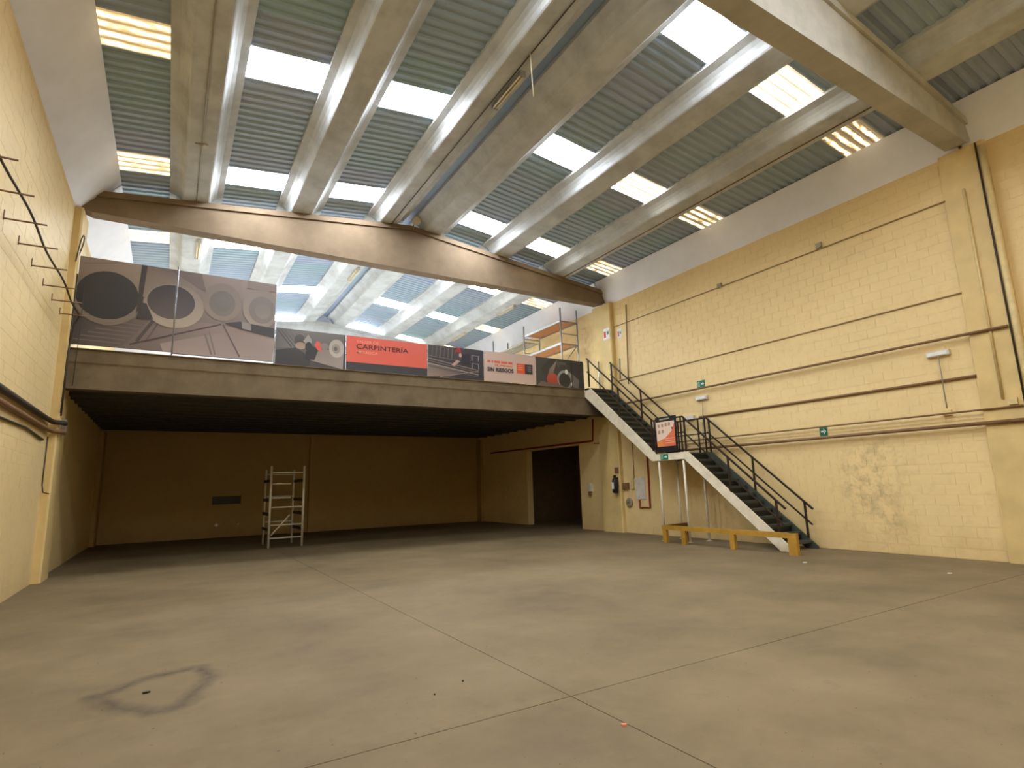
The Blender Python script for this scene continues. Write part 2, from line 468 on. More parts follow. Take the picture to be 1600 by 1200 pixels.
for si, (x0, x1) in enumerate(strips):
    proto = {}
    nsh = int(math.ceil((YB2+0.5-Y0)/MOD))
    for j in range(nsh):
        y = Y0 + j*MOD
        if y < YF-0.8: continue
        sky = (j-15) % 5 == 0
        far = y > YM
        kind = ('sky_far' if far else 'sky') if sky else 'steel'
        if kind not in proto:
            vs, fs = sheet_mesh(x0, x1, 0.0, 1)
            mb = MB().add([(a, b+y, c) for a, b, c in vs], fs)
            if sky: o = mb.build('skylight', ('far_' if far else '')+{0: 'skylight_dirty', 4: 'skylight_banded', 5: 'skylight_rusty'}.get(si, 'skylight_clean'), None, (0, y, 0))
            else: o = mb.build('roof_sheet', 'roof_steel', None, (0, y, 0))
            o.parent = ce; o.location = Vector((0, y, 0))-ORI['ceiling']
            proto[kind] = o
        else:
            inst(proto[kind], (0, y, 0), ce)
# ridge capping over the narrow gap
yy = YF
while yy < YB2+0.2:
    ye = min(yy+4.14, YB2+0.3)
    m = MB(); m.add([(BC[2]+0.45, yy, roof_z(BC[2]+0.45)+0.05), (RX, yy, RZ+0.10), (BC[3]-0.45, yy, roof_z(BC[3]-0.45)+0.05),
                     (BC[2]+0.45, ye+0.05, roof_z(BC[2]+0.45)+0.05), (RX, ye+0.05, RZ+0.10), (BC[3]-0.45, ye+0.05, roof_z(BC[3]-0.45)+0.05)],
                    [(0, 1, 4, 3), (1, 2, 5, 4)])
    m.build('ridge_cap', 'roof_steel', ce); yy = ye
# white inclined eaves panels
n = 0
for (ya, yb, bn) in bays:
    for side in ('left', 'right'):
        n += 1
        if side == 'left': a, b = (XL, ZW-0.02), (-1.42, 8.80)
        else: a, b = (XR, ZW-0.02), (12.72, 8.78)
        s = -1 if side == 'left' else 1
        prof = [a, b, (b[0]+s*0.04, b[1]+0.02), (a[0]+s*0.05, a[1]+0.02)]
        o = MB().prism(prof, 1, ya, yb).build('trim_%d' % n, 'eaves_white')
        tag(o, 'sloping white eaves panel on the %s side %s' % (side, bn), 'panel', kind='structure')

# ================================================================ columns
def column(x0, x1, y0, y1, z1, label, mat='column_paint'):
    m = MB(); c = 0.03
    m.prism([(x0, y0), (x1-c if x1 < 5 else x1, y0), (x1, y0+c if x1 < 5 else y0), (x1, y1), (x0, y1)] if x1 < 5 else
            [(x0, y0+c), (x0+c, y0), (x1, y0), (x1, y1), (x0, y1)], 2, 0, z1)
    return tag(m.build('concrete_column', mat), label, 'column', 'painted columns along the walls')
column(XL, XL+0.15, 14.60, 15.45, ZW, 'cream column on the left wall carrying the banner mezzanine')
column(XR-0.16, XR, 14.40, 15.35, ZW, 'cream column on the right wall behind the top of the stairs')
column(XR-0.10, XR, 3.60, 4.35, ZW, 'cream column at right edge under the nearest girder end')
m_ = tag(box((5.0, YB-0.14, 0), (5.42, YB, ZS)).build('concrete_column', 'shaded_yellow_paint'), 'dim column in the middle of the far wall under the mezzanine', 'column', 'painted columns along the walls')
column(XL, XL+0.15, 24.0, YB, ZS, 'dim column in the far left corner under the mezzanine', 'shaded_yellow_paint')
column(XR-0.15, XR, 24.3, YB, ZS, 'dim column in the far right corner under the mezzanine', 'shaded_yellow_paint')

# ================================================================ mezzanine
mz = thing('mezzanine', 'concrete mezzanine floor spanning the far bay on a deep edge beam', 'mezzanine', (5.4, YM, ZS), kind='structure')
prof = [(YM, ZS), (YM+0.32, ZS), (YM+0.32, ZD-0.02), (YM, ZD-0.02), (YM, ZD-0.10), (YM-0.02, ZD-0.12), (YM-0.02, ZD-0.30), (YM, ZD-0.34)]
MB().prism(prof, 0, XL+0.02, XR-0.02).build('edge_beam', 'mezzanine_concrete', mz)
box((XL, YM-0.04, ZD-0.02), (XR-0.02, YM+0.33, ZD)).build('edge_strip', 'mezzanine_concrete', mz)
box((XL, YM+0.33, ZD-0.2), (XR, YB2, ZD)).build('deck', 'deck_concrete', mz)
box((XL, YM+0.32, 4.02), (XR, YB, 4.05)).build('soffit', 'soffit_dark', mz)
pj = None
y = YM+0.75
while y < YB-0.3:
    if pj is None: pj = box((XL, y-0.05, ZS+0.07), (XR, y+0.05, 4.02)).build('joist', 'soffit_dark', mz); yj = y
    else:
        c = pj.copy(); COL.objects.link(c); c.parent = mz; c.location = (0, y-yj, 0)
    y += 0.7

# ================================================================ banners on the mezzanine edge
YBN = YM + 0.02     # front face of the banners
def mesh_cols(name, polys, parent, y):
    """flat printed picture: polys = [(points(x,z), colour or list of colours)], later ones lie on top"""
    me = bpy.data.meshes.new(name); vs = []; fs = []; cols = []
    o = ORI[parent.name]
    for k, (pts, c) in enumerate(polys):
        b = len(vs); vs += [(p[0]-o.x, y-0.002-0.0006*k-o.y, p[1]-o.z) for p in pts]
        fs.append(tuple(range(b, b+len(pts))))
        cols += (list(c) if isinstance(c, list) else [c]*len(pts))
    me.from_pydata(vs, [], fs); a = me.color_attributes.new('Col', 'FLOAT_COLOR', 'CORNER')
    i = 0
    for p in me.polygons:
        for li in p.loop_indices:
            a.data[li].color = tuple(cols[i])+(1,); i += 1
    me.materials.append(MAT['print_ink'])
    ob = bpy.data.objects.new(name, me); COL.objects.link(ob); ob.parent = parent; ORI[ob.name] = o
    return ob
class Pic:
    """picture drawn in unit coordinates u (right) v (up) over the banner rectangle"""
    def __init__(s, x0, x1, z0, z1, clip=None): s.r = (x0, x1, z0, z1); s.p = []; s.c = clip or (x0, x1, z0, z1)
    def m(s, u, v):
        x0, x1, z0, z1 = s.r; return (x0+(x1-x0)*u, z0+(z1-z0)*v)
    def clip(s, pts, cols):
        P = list(zip(pts, cols))
        for ax, lim, sg in ((0, s.c[0], 1), (0, s.c[1], -1), (1, s.c[2], 1), (1, s.c[3], -1)):
            out = []
            for i in range(len(P)):
                (a, ca), (b, cb) = P[i-1], P[i]
                ia, ib = (a[ax]-lim)*sg >= 0, (b[ax]-lim)*sg >= 0
                if ia != ib:
                    t = (lim-a[ax])/(b[ax]-a[ax]); out.append(((a[0]+(b[0]-a[0])*t, a[1]+(b[1]-a[1])*t), tuple(x+(y-x)*t for x, y in zip(ca, cb))))
                if ib: out.append((b, cb))
            P = out
            if not P: return
        s.p.append(([p for p, _ in P], [c for _, c in P]))
    def poly(s, uv, *cs):
        cs = [rgb(*c) for c in cs]
        if len(cs) == 1: cs = cs*len(uv)
        s.clip([s.m(*q) for q in uv], cs)
    def rect(s, u0, v0, u1, v1, *c): s.poly([(u0, v0), (u1, v0), (u1, v1), (u0, v1)], *c)
    def line(s, a, b, wd, c):
        d = Vector((b[0]-a[0], b[1]-a[1])); x0, x1, z0, z1 = s.r; asp = (z1-z0)/(x1-x0)
        n = Vector((-d.y*asp, d.x/asp)).normalized()*wd/2
        s.poly([(a[0]-n.x, a[1]-n.y), (b[0]-n.x, b[1]-n.y), (b[0]+n.x, b[1]+n.y), (a[0]+n.x, a[1]+n.y)], c)
    def ell(s, cu, cv, ru, rv, c, c2=None, n=28, rot=0):
        pts, cc = [], []
        for k in range(n):
            t = 2*math.pi*k/n; x, y = math.cos(t), math.sin(t)
            pts.append((cu+ru*(x*math.cos(rot)-y*math.sin(rot)), cv+rv*(x*math.sin(rot)+y*math.cos(rot))))
            f = (y+1)/2; cc.append(c if c2 is None else tuple(a+(b-a)*f for a, b in zip(c, c2)))
        s.poly(pts, *cc)
def banner(x0, x1, z0, z1, label, draw, rect=None, group='banners along the mezzanine edge'):
    r = thing('banner', label, 'banner', ((x0+x1)/2, YBN, z0), group)
    box((x0, YBN, z0), (x1, YBN+0.006, z1)).build('sheet', 'banner_back', r)
    p = Pic(*(rect or (x0, x1, z0, z1)), clip=(x0+0.003, x1-0.003, z0+0.003, z1-0.003)); draw(p)
    mesh_cols('print', p.p, r, YBN)
    return r
BZ0, BZT, BZB = 4.785, 5.735, 6.86
def text(s, x, z, width, mat, parent, y, name='lettering', height=None, bold=0.004):
    cu = bpy.data.curves.new(name, 'FONT'); cu.body = s; cu.size = 0.3; cu.resolution_u = 3; cu.offset = bold
    o = bpy.data.objects.new(name, cu); COL.objects.link(o); o.parent = parent
    cu.materials.append(MAT[mat])
    bpy.context.view_layer.update()
    k = width/max(1e-3, o.dimensions.x); kz = k if height is None else height/max(1e-3, o.dimensions.y)
    o.rotation_euler = (math.pi/2, 0, 0); o.scale = (k, kz, 1)
    me = bpy.data.meshes.new_from_object(o.evaluated_get(bpy.context.evaluated_depsgraph_get()))
    o2 = bpy.data.objects.new(name, me); COL.objects.link(o2); o2.parent = parent
    o2.rotation_euler = o.rotation_euler; o2.scale = o.scale
    o2.location = Vector((x, y, z))-ORI[parent.name]
    bpy.data.objects.remove(o); return o2

def pipes(p):
    p.rect(0, 0, 1, 1, (104, 90, 84), (112, 98, 92), (128, 112, 102), (120, 106, 94))
    # drawing sheets on the table
    p.poly([(0, 0), (1, 0), (1, 0.36), (0.62, 0.40), (0.24, 0.36), (0, 0.32)], (88, 76, 74), (150, 130, 122), (146, 124, 114), (128, 110, 102), (110, 94, 88), (84, 74, 72))
    p.poly([(0, 0), (0.22, 0), (0.34, 0.36), (0.0, 0.34)], (76, 68, 66), (98, 86, 82), (104, 90, 84), (70, 62, 62))
    p.poly([(0.42, 0), (1, 0), (1, 0.28), (0.8, 0.36), (0.40, 0.10)], (156, 138, 130), (150, 132, 124), (146, 126, 118), (132, 114, 106), (148, 130, 124))
    for k in range(6): p.line((0.01+0.03*k, 0.07+0.045*k), (0.22+0.02*k, 0.06+0.045*k), 0.012, (112, 98, 94))
    p.line((0.29, 0.10), (0.36, 0.36), 0.022, (78, 70, 68)); p.line((0.33, 0.10), (0.39, 0.36), 0.010, (92, 82, 80))
    p.line((0.26, 0.06), (0.70, 0.40), 0.016, (72, 54, 54))
    p.line((0.62, 0.26), (0.66, 0.02), 0.012, (116, 102, 98)); p.line((0.64, 0.30), (0.68, 0.02), 0.008, (116, 102, 98))
    p.line((0.71, 0.40), (0.81, 0.02), 0.012, (92, 80, 78))
    # rolled drawings
    p.poly([(0.0, 0.62), (0.27, 0.5), (0.285, 1), (0.0, 1)], (120, 104, 94), (130, 114, 102), (148, 132, 118), (138, 122, 110))
    p.line((0.02, 0.92), (0.20, 0.99), 0.012, (120, 104, 96))
    p.ell(0.145, 0.56, 0.155, 0.31, (118, 106, 94), (140, 124, 110)); p.ell(0.14, 0.59, 0.142, 0.275, (46, 44, 44), (60, 58, 58))
    p.poly([(0.275, 0.42), (0.30, 0.5), (0.315, 1), (0.283, 1)], (64, 56, 56))
    p.poly([(0.30, 0.62), (0.56, 0.78), (0.50, 1), (0.31, 1)], (138, 124, 110), (128, 112, 100), (96, 84, 78), (112, 98, 88))
    p.poly([(0.40, 1), (0.62, 0.76), (0.66, 1)], (100, 86, 80))
    p.ell(0.455, 0.56, 0.150, 0.265, (164, 150, 132), (128, 114, 102), rot=-0.1); p.ell(0.44, 0.60, 0.118, 0.205, (92, 80, 78), (58, 52, 54), rot=-0.1)
    p.poly([(0.28, 0.36), (0.36, 0.37), (0.32, 0.55), (0.29, 0.55)], (62, 54, 56))
    p.poly([(0.62, 0.72), (0.80, 0.78), (0.80, 1), (0.58, 1)], (122, 106, 96)); p.ell(0.70, 0.68, 0.105, 0.235, (132, 116, 104), (112, 98, 88), rot=-0.2)
    p.ell(0.70, 0.66, 0.07, 0.16, (112, 102, 92), (98, 90, 84)); p.ell(0.705, 0.65, 0.04, 0.09, (104, 96, 88))
    p.poly([(0.83, 0.9), (1, 0.9), (1, 1), (0.83, 1)], (112, 98, 88)); p.ell(0.915, 0.66, 0.105, 0.25, (144, 130, 116), (114, 100, 92), rot=-0.2)
    p.ell(0.92, 0.64, 0.075, 0.175, (118, 106, 98), (106, 96, 90)); p.ell(0.925, 0.63, 0.045, 0.10, (128, 116, 106), (110, 100, 92))
    p.poly([(0.72, 0.42), (0.80, 0.46), (1, 0.42), (1, 0.30), (0.80, 0.37)], (56, 50, 50)); p.poly([(0.81, 0.46), (0.86, 0.45), (0.865, 0.36), (0.815, 0.375)], (132, 122, 116))
XB0, XBm, XB1 = -2.015, -0.15, 2.03
full = (XB0, XB1, BZ0+0.06, BZB)
banner(XB0+0.01, XBm-0.015, BZ0+0.075, BZB, 'tall banner printed with a dark open pipe end, beside the left wall', pipes, full)
banner(XBm+0.015, XB1-0.01, BZ0+0.045, BZB, 'tall banner printed with rolled drawings and a pen over paper plans', pipes, full)

def grinder(p):
    p.rect(0, 0, 1, 1, (58, 52, 52), (70, 62, 60), (104, 98, 94), (112, 106, 100))
    p.poly([(0, 0.45), (0.35, 0.5), (0.4, 1), (0, 1)], (92, 86, 84), (120, 112, 106), (110, 102, 98), (84, 80, 80))
    for k in range(5): p.line((0.02+0.05*k, 0.95), (0.22+0.05*k, 0.5), 0.03, (74+8*k, 70+8*k, 68+8*k))
    p.poly([(0, 0), (0.48, 0), (0.5, 0.25), (0.28, 0.5), (0, 0.38)], (44, 40, 40), (50, 46, 46), (56, 50, 50), (60, 54, 54), (48, 44, 44))
    p.ell(0.33, 0.72, 0.075, 0.16, (66, 60, 58), (84, 78, 74)); p.ell(0.345, 0.56, 0.075, 0.10, (162, 134, 116), (150, 122, 104))
    p.poly([(0.38, 0.7), (0.45, 0.9), (0.50, 0.75), (0.5, 0.5)], (146, 138, 130)); p.ell(0.46, 0.55, 0.05, 0.14, (46, 42, 44))
    p.poly([(0.48, 0.18), (0.97, 0.0), (1, 0.55), (0.62, 0.5)], (140, 126, 116), (152, 138, 128), (140, 126, 118), (128, 114, 106))
    p.poly([(0.42, 0.2), (0.55, 0.2), (0.6, 0.5), (0.5, 0.6), (0.42, 0.4)], (48, 42, 44))
    p.poly([(0.54, 0.62), (0.58, 0.74), (0.63, 0.70), (0.65, 0.46), (0.59, 0.48)], (202, 84, 66)); p.ell(0.69, 0.60, 0.06, 0.10, (122, 112, 104))
    p.ell(0.87, 0.58, 0.115, 0.26, (176, 164, 152), (158, 148, 138)); p.ell(0.86, 0.57, 0.06, 0.14, (140, 128, 118)); p.ell(0.855, 0.57, 0.025, 0.06, (96, 88, 82))
    p.poly([(0.97, 0), (1, 0), (1, 1), (0.985, 1)], (50, 48, 52))
banner(2.06, 3.80, BZ0, BZT, 'banner with a photo of a worker pressing a grinder on a white tube', grinder)
def orange(p):
    p.rect(0, 0, 1, 1, (208, 92, 70), (206, 88, 68), (200, 92, 76), (210, 88, 70)); p.rect(0, 0, 1, 0.24, (52, 50, 52))
bo = banner(3.83, 6.155, BZ0, BZT, 'orange banner reading CARPINTERÍA METÁLICA above a dark strip', orange)
text('TALLER DE', 4.09, 5.565, 0.62, 'text_pale', bo, YBN-0.006, height=0.075)
text('CARPINTERÍA', 4.09, 5.40, 1.48, 'text_dark', bo, YBN-0.006, height=0.17)
text('METÁLICA', 4.09, 5.27, 0.60, 'text_pale', bo, YBN-0.006, height=0.095)
def workshop(p):
    p.rect(0, 0, 1, 1, (60, 54, 56), (48, 44, 50), (58, 56, 64), (70, 64, 64))
    for k in range(7): p.line((0.06+0.07*k, 0.62), (0.08+0.07*k, 0.98), 0.02, (82+(k % 3)*10, 78+(k % 3)*8, 78))
    p.poly([(0, 0.02), (0.38, 0.05), (0.62, 0.25), (0, 0.42)], (142, 120, 108), (124, 104, 94), (92, 80, 76), (118, 102, 94))
    for k, c in enumerate(((128, 116, 110), (100, 92, 90), (150, 138, 130), (88, 80, 80))): p.line((0, 0.58-0.08*k), (0.9, 0.32-0.07*k), 0.03, c)
    p.line((0.2, 0.02), (0.9, 0.30), 0.025, (140, 124, 116)); p.line((0.0, 0.66), (0.55, 0.58), 0.02, (110, 100, 98))
    p.ell(0.53, 0.86, 0.055, 0.14, (150, 44, 46)); p.poly([(0.45, 0.6), (0.6, 0.62), (0.66, 0.8), (0.5, 0.86)], (66, 60, 66)); p.ell(0.565, 0.76, 0.025, 0.07, (190, 158, 142))
    p.poly([(0.40, 0.42), (0.46, 0.40), (0.56, 0.56), (0.50, 0.60)], (172, 140, 124)); p.poly([(0.58, 0.5), (0.74, 0.5), (0.74, 0.84), (0.6, 0.8)], (44, 42, 52))
    for (a, b) in ((0.78, 0.62), (0.78, 0.36)):
        p.line((a, b), (a, b+0.18), 0.018, (128, 124, 134)); p.line((a+0.12, b), (a+0.12, b+0.18), 0.018, (128, 124, 134)); p.line((a, b+0.17), (a+0.12, b+0.17), 0.018, (128, 124, 134))
banner(6.185, 8.00, BZ0, BZT, 'banner with a photo of a worker in a red cap among steel bars', workshop)
def pink(p):
    p.rect(0, 0, 1, 1, (196, 170, 158), (194, 166, 154), (190, 164, 154), (198, 176, 164))
    for k, (a, b) in enumerate(((0.06, 0.12), (0.14, 0.17), (0.19, 0.30), (0.32, 0.44), (0.46, 0.54))): p.rect(a, 0.62, b, 0.70, (212, 104, 84))
    for a, b in ((0.20, 0.27), (0.29, 0.40), (0.42, 0.54)): p.rect(a, 0.53, b, 0.58, (204, 118, 100))
    p.rect(0.62, 0.34, 0.785, 0.68, (212, 92, 58)); p.rect(0.785, 0.34, 0.94, 0.68, (62, 54, 58))
    for v in (0.60, 0.53, 0.46): p.rect(0.645, v, 0.74, v+0.025, (232, 150, 124)); p.rect(0.83, v-0.02, 0.91, v, (140, 130, 132))
bp = banner(8.02, 9.90, BZ0+0.02, BZT, 'pale pink banner reading SIN RIESGOS beside an orange and black logo', pink)
text('SIN', 8.13, BZ0+0.02+0.31, 0.23, 'text_black', bp, YBN-0.013, height=0.13, bold=0.012); text('RIESGOS', 8.42, BZ0+0.02+0.31, 0.64, 'text_black', bp, YBN-0.013, height=0.13, bold=0.012)
def grinder2(p):
    p.rect(0, 0, 1, 1, (66, 64, 62), (56, 54, 56), (52, 50, 50), (78, 76, 74))
    p.poly([(0.22, 0.2), (0.42, 0.98), (0.3, 1), (0.1, 0.6)], (64, 60, 58)); p.poly([(0.28, 0.62), (0.44, 0.95), (0.33, 0.35), (0.22, 0.3)], (126, 118, 108), (150, 140, 128), (130, 116, 104), (96, 90, 86))
    p.poly([(0.42, 0.9), (0.62, 0.9), (0.66, 0.6), (0.48, 0.6)], (92, 88, 86)); p.poly([(0.44, 0.55), (0.7, 0.62), (0.72, 0.8), (0.5, 0.8)], (70, 66, 66))
    p.ell(0.34, 0.25, 0.125, 0.22, (160, 66, 50), (186, 82, 62)); p.ell(0.6, 0.28, 0.17, 0.34, (128, 128, 124), (150, 150, 146)); p.ell(0.59, 0.26, 0.125, 0.26, (52, 50, 50))
    p.poly([(0.70, 0.05), (0.88, 0.0), (0.9, 0.3), (0.76, 0.5)], (108, 104, 100)); p.ell(0.63, 0.56, 0.03, 0.09, (226, 226, 222)); p.ell(0.74, 0.14, 0.025, 0.07, (232, 232, 228))
    p.poly([(0, 0), (0.6, 0), (0.5, 0.08), (0.1, 0.16)], (112, 98, 92)); p.line((0.745, 0), (0.745, 1), 0.02, (44, 42, 44))
banner(9.92, 11.86, BZ0, BZT, 'dark banner with a close photo of a grinder, next to the stair top', grinder2)
# guard-rail posts between the banners
for k, (px, zt, lb) in enumerate(((XB0-0.025, 6.3, 'beside the left column'), (XBm, 6.95, 'between the two tall banners'), (2.045, 6.0, 'right of the tall banners'), (3.815, 5.6, 'left of the orange banner'),
                       (6.17, 5.6, 'right of the orange banner'), (8.01, 5.7, 'left of the pink banner'), (9.91, 5.7, 'right of the pink banner'), (11.9, 5.7, 'at the stair opening'))):
    r = thing('rail_post', 'slim metal mezzanine rail post %s' % lb, 'post', (px, YBN+0.04, ZD), group='mezzanine rail posts')
    tube([(px, YBN+0.04, ZD), (px, YBN+0.04, zt)], 0.017).build('upright', 'aluminium', r)
    box((px-0.05, YBN+0.012, ZD), (px+0.05, YBN+0.09, ZD+0.012)).build('base_plate', 'aluminium', r)
r = thing('guard_rail', 'thin horizontal rails behind the row of banners', 'railing', (5, YBN+0.075, ZD+0.9))
for z in (ZD+0.45, ZD+0.92): tube([(XL+0.18, YBN+0.075, z), (11.9, YBN+0.075, z)], 0.016).build('rail', 'galvanised', r)

# ================================================================ stairs
XO, XI = 11.85, 12.86
def po(x, y): 
    p = at(x, y, 0, XO); return (p.y, p.z)
ZL = 2.37; YL0, YL1 = 10.62, 11.72           # landing
Yb, Yt = 7.92, 14.50                          # foot and head of the stairs
st = thing('staircase', 'steel staircase with white stringers and dark treads rising along the right wall', 'staircase', ((XO+XI)/2, 10, 0))
def stringer(x0, x1, mat):
    d = 0.24
    low = [(Yb-0.14, 0.0), (Yb+0.16, 0.0), (YL0+0.02, ZL-0.17), (YL0+0.02, ZL+0.02), (YL0-0.10, ZL+0.02), (Yb-0.14, 0.05)]
    MB().prism(low, 0, x0, x1).build('stringer', mat, st)
    box((x0, YL0+0.02, ZL-0.17), (x1, YL1, ZL+0.02)).build('landing_fascia', mat, st)
    up = [(YL1, ZL-0.17), (YL1+0.12, ZL-0.17), (Yt+0.25, ZD-0.26), (Yt+0.25, ZD), (Yt-0.02, ZD), (YL1-0.06, ZL+0.02), (YL1, ZL+0.02)]
    MB().prism(up, 0, x0, x1).build('stringer', mat, st)
stringer(XO, XO+0.05, 'white_paint'); stringer(XI-0.05, XI, 'dark_tread')
nl = 13; nu = 13
tp = None
for (ya, za, yb, zb, nn) in ((Yb, 0, YL0, ZL, nl), (YL1, ZL, Yt, ZD, nu)):
    for i in range(1, nn):
        y0_ = ya + (yb-ya)*(i-1)/(nn-1); z_ = za + (zb-za)*i/nn
        m = MB(); dy = (yb-ya)/(nn-1)
        m.box((XO+0.05, y0_, z_-0.03), (XI-0.05, y0_+dy+0.02, z_)); m.box((XO+0.05, y0_, z_-0.06), (XI-0.05, y0_+0.015, z_-0.03))
        m.build('tread', 'dark_tread', st)
        box((XO+0.05, y0_+dy+0.02, z_-0.005), (XI-0.05, y0_+dy+0.028, z_+(zb-za)/nn-0.03)).build('riser', 'black_plastic', st)
box((XO+0.05, YL0, ZL-0.04), (XI-0.05, YL1, ZL)).build('landing', 'dark_tread', st)
box((XO, Yt-0.02, ZD-0.06), (XI, YM-0.042, ZD)).build('top_tread', 'dark_tread', st)
for (lx, ly) in ((XO+0.06, YL1-0.1), (XI-0.2, YL1-0.05), (XO+0.06, YL0+0.1), (XI-0.2, YL0+0.1)):
    o = tube([(lx, ly, 0), (lx, ly, ZL-0.04)], 0.032, 10).build('support_leg', 'white_paint', st)
    box((lx-0.06, ly-0.06, 0), (lx+0.06, ly+0.06, 0.01)).build('foot_plate', 'white_paint', st)
# handrails: each flight and the landing
def flight_rail(xx, ya, za, yb, zb, fr, hh, mid, posts, label):
    def pt(f, h): return (xx, ya+(yb-ya)*f, za+(zb-za)*f+h)
    r = MB().bar(pt(fr[0], hh), pt(fr[1], hh), 0.04, 0.04).build('handrail', 'black_steel', st); r['label'] = label
    MB().bar(pt(fr[0]+0.02, mid), pt(fr[1]-0.0, mid), 0.035, 0.03).build('mid_rail', 'black_steel', r)
    for f in posts: MB().bar(pt(f, 0.0), pt(f, hh), 0.04, 0.04, (0, 1, 0)).build('post', 'black_steel', r)
    return r
flight_rail(XI-0.025, Yb, 0.06, YL0, ZL+0.06, (-0.04, 1.0), 0.92, 0.52, (0.03, 0.5, 0.97), 'lower flight handrail on the wall side')
flight_rail(XO+0.025, Yb, 0.06, YL0, ZL+0.06, (-0.02, 1.0), 0.92, 0.50, (0.06, 0.5, 0.98), 'lower flight handrail on the open side')
flight_rail(XI-0.025, YL1, ZL+0.06, Yt, ZD+0.04, (0.0, 1.0), 0.92, 0.50, (0.02, 0.5, 0.98), 'upper flight handrail on the wall side, shining near its top')
flight_rail(XO+0.025, YL1, ZL+0.06, Yt, ZD+0.04, (0.0, 1.03), 0.92, 0.46, (0.02, 0.5, 1.0), 'upper flight handrail on the open side next to the last banner')
for xx, lb in ((XO+0.025, 'open side'), (XI-0.025, 'wall side')):
    r = MB().bar((xx, YL0, ZL+0.98), (xx, YL1, ZL+0.98), 0.04, 0.04).build('landing_rail', 'black_steel', st); r['label'] = 'level dark steel rail of the landing on the %s' % lb
    MB().bar((xx, YL0, ZL+0.55), (xx, YL1, ZL+0.55), 0.035, 0.03).build('mid_rail', 'black_steel', r)
    for yy in (YL0+0.07, YL0+0.30, YL1-0.05): MB().bar((xx, yy, ZL), (xx, yy, ZL+0.98), 0.035, 0.035, (0, 1, 0)).build('post', 'black_steel', r)

# notice board hung on the landing rail (faces the hall, -X)
def face_x(name, polys, parent, x):
    """flat print on a plane x = const that faces -X; polys in (y, z)"""
    me = bpy.data.meshes.new(name); o = ORI[parent.name]; vs = []; fs = []; cols = []
    for k, (pts, c) in enumerate(polys):
        b = len(vs); vs += [(x-0.001-0.0006*k-o.x, p[0]-o.y, p[1]-o.z) for p in pts]; fs.append(tuple(range(b, b+len(pts)))); cols += [rgb(*c)]*len(pts)
    me.from_pydata(vs, [], fs); a = me.color_attributes.new('Col', 'FLOAT_COLOR', 'CORNER'); i = 0
    for p in me.polygons:
        for li in p.loop_indices: a.data[li].color = tuple(cols[i])+(1,); i += 1
    me.materials.append(MAT['print_ink']); ob = bpy.data.objects.new(name, me); COL.objects.link(ob); ob.parent = parent; ORI[ob.name] = o
    return ob
def rectp(y0, z0, y1, z1, c): return ([(y0, z0), (y1, z0), (y1, z1), (y0, z1)], c)
y1b, y0b = at(1026, 690, 0, XO-0.04).y, at(1058, 690, 0, XO-0.04).y     # y1b farther (photo left)
zb0, zb1 = ZL+0.05, ZL+1.04
r = thing('notice_board', 'framed orange and white safety poster hung on the stair landing rail', 'sign', (XO-0.03, (y0b+y1b)/2, zb0))
box((XO-0.04, y0b, zb0), (XO-0.012, y1b, zb1)).build('board', 'black_plastic', r)
yw = y1b-y0b
def bq(u, v): return (y1b-u*yw, zb0+v*(zb1-zb0))      # u from the photo's left
pol = [([bq(0.03, 0.16), bq(0.93, 0.16), bq(0.93, 0.86), bq(0.03, 0.86)], (226, 200, 176)),
       ([bq(0.03, 0.16), bq(0.93, 0.16), bq(0.93, 0.80), bq(0.78, 0.58), bq(0.45, 0.40), bq(0.03, 0.30)], (214, 108, 66)),
       ([bq(0.05, 0.17), bq(0.34, 0.17), bq(0.34, 0.34), bq(0.05, 0.29)], (214, 140, 62))]
for (cu, cv) in ((0.16, 0.75), (0.34, 0.76), (0.52, 0.77), (0.68, 0.78), (0.17, 0.58), (0.35, 0.59)):
    pol.append(([bq(cu-0.055, cv-0.05), bq(cu+0.055, cv-0.05), bq(cu+0.055, cv+0.03), bq(cu, cv+0.055), bq(cu-0.055, cv+0.03)], (170, 136, 116)))
for k in range(3): pol.append(([bq(0.42, 0.36-0.06*k), bq(0.9, 0.37-0.06*k), bq(0.9, 0.39-0.06*k), bq(0.42, 0.38-0.06*k)], (236, 168, 140)))
pol.append(([bq(0.79, 0.62), bq(0.85, 0.62), bq(0.85, 0.68), bq(0.79, 0.68)], (120, 40, 30)))
pol.append(([bq(0.22, 0.91), bq(0.70, 0.915), bq(0.70, 0.955), bq(0.22, 0.95)], (150, 142, 122)))
face_x('print', pol, r, XO-0.04)

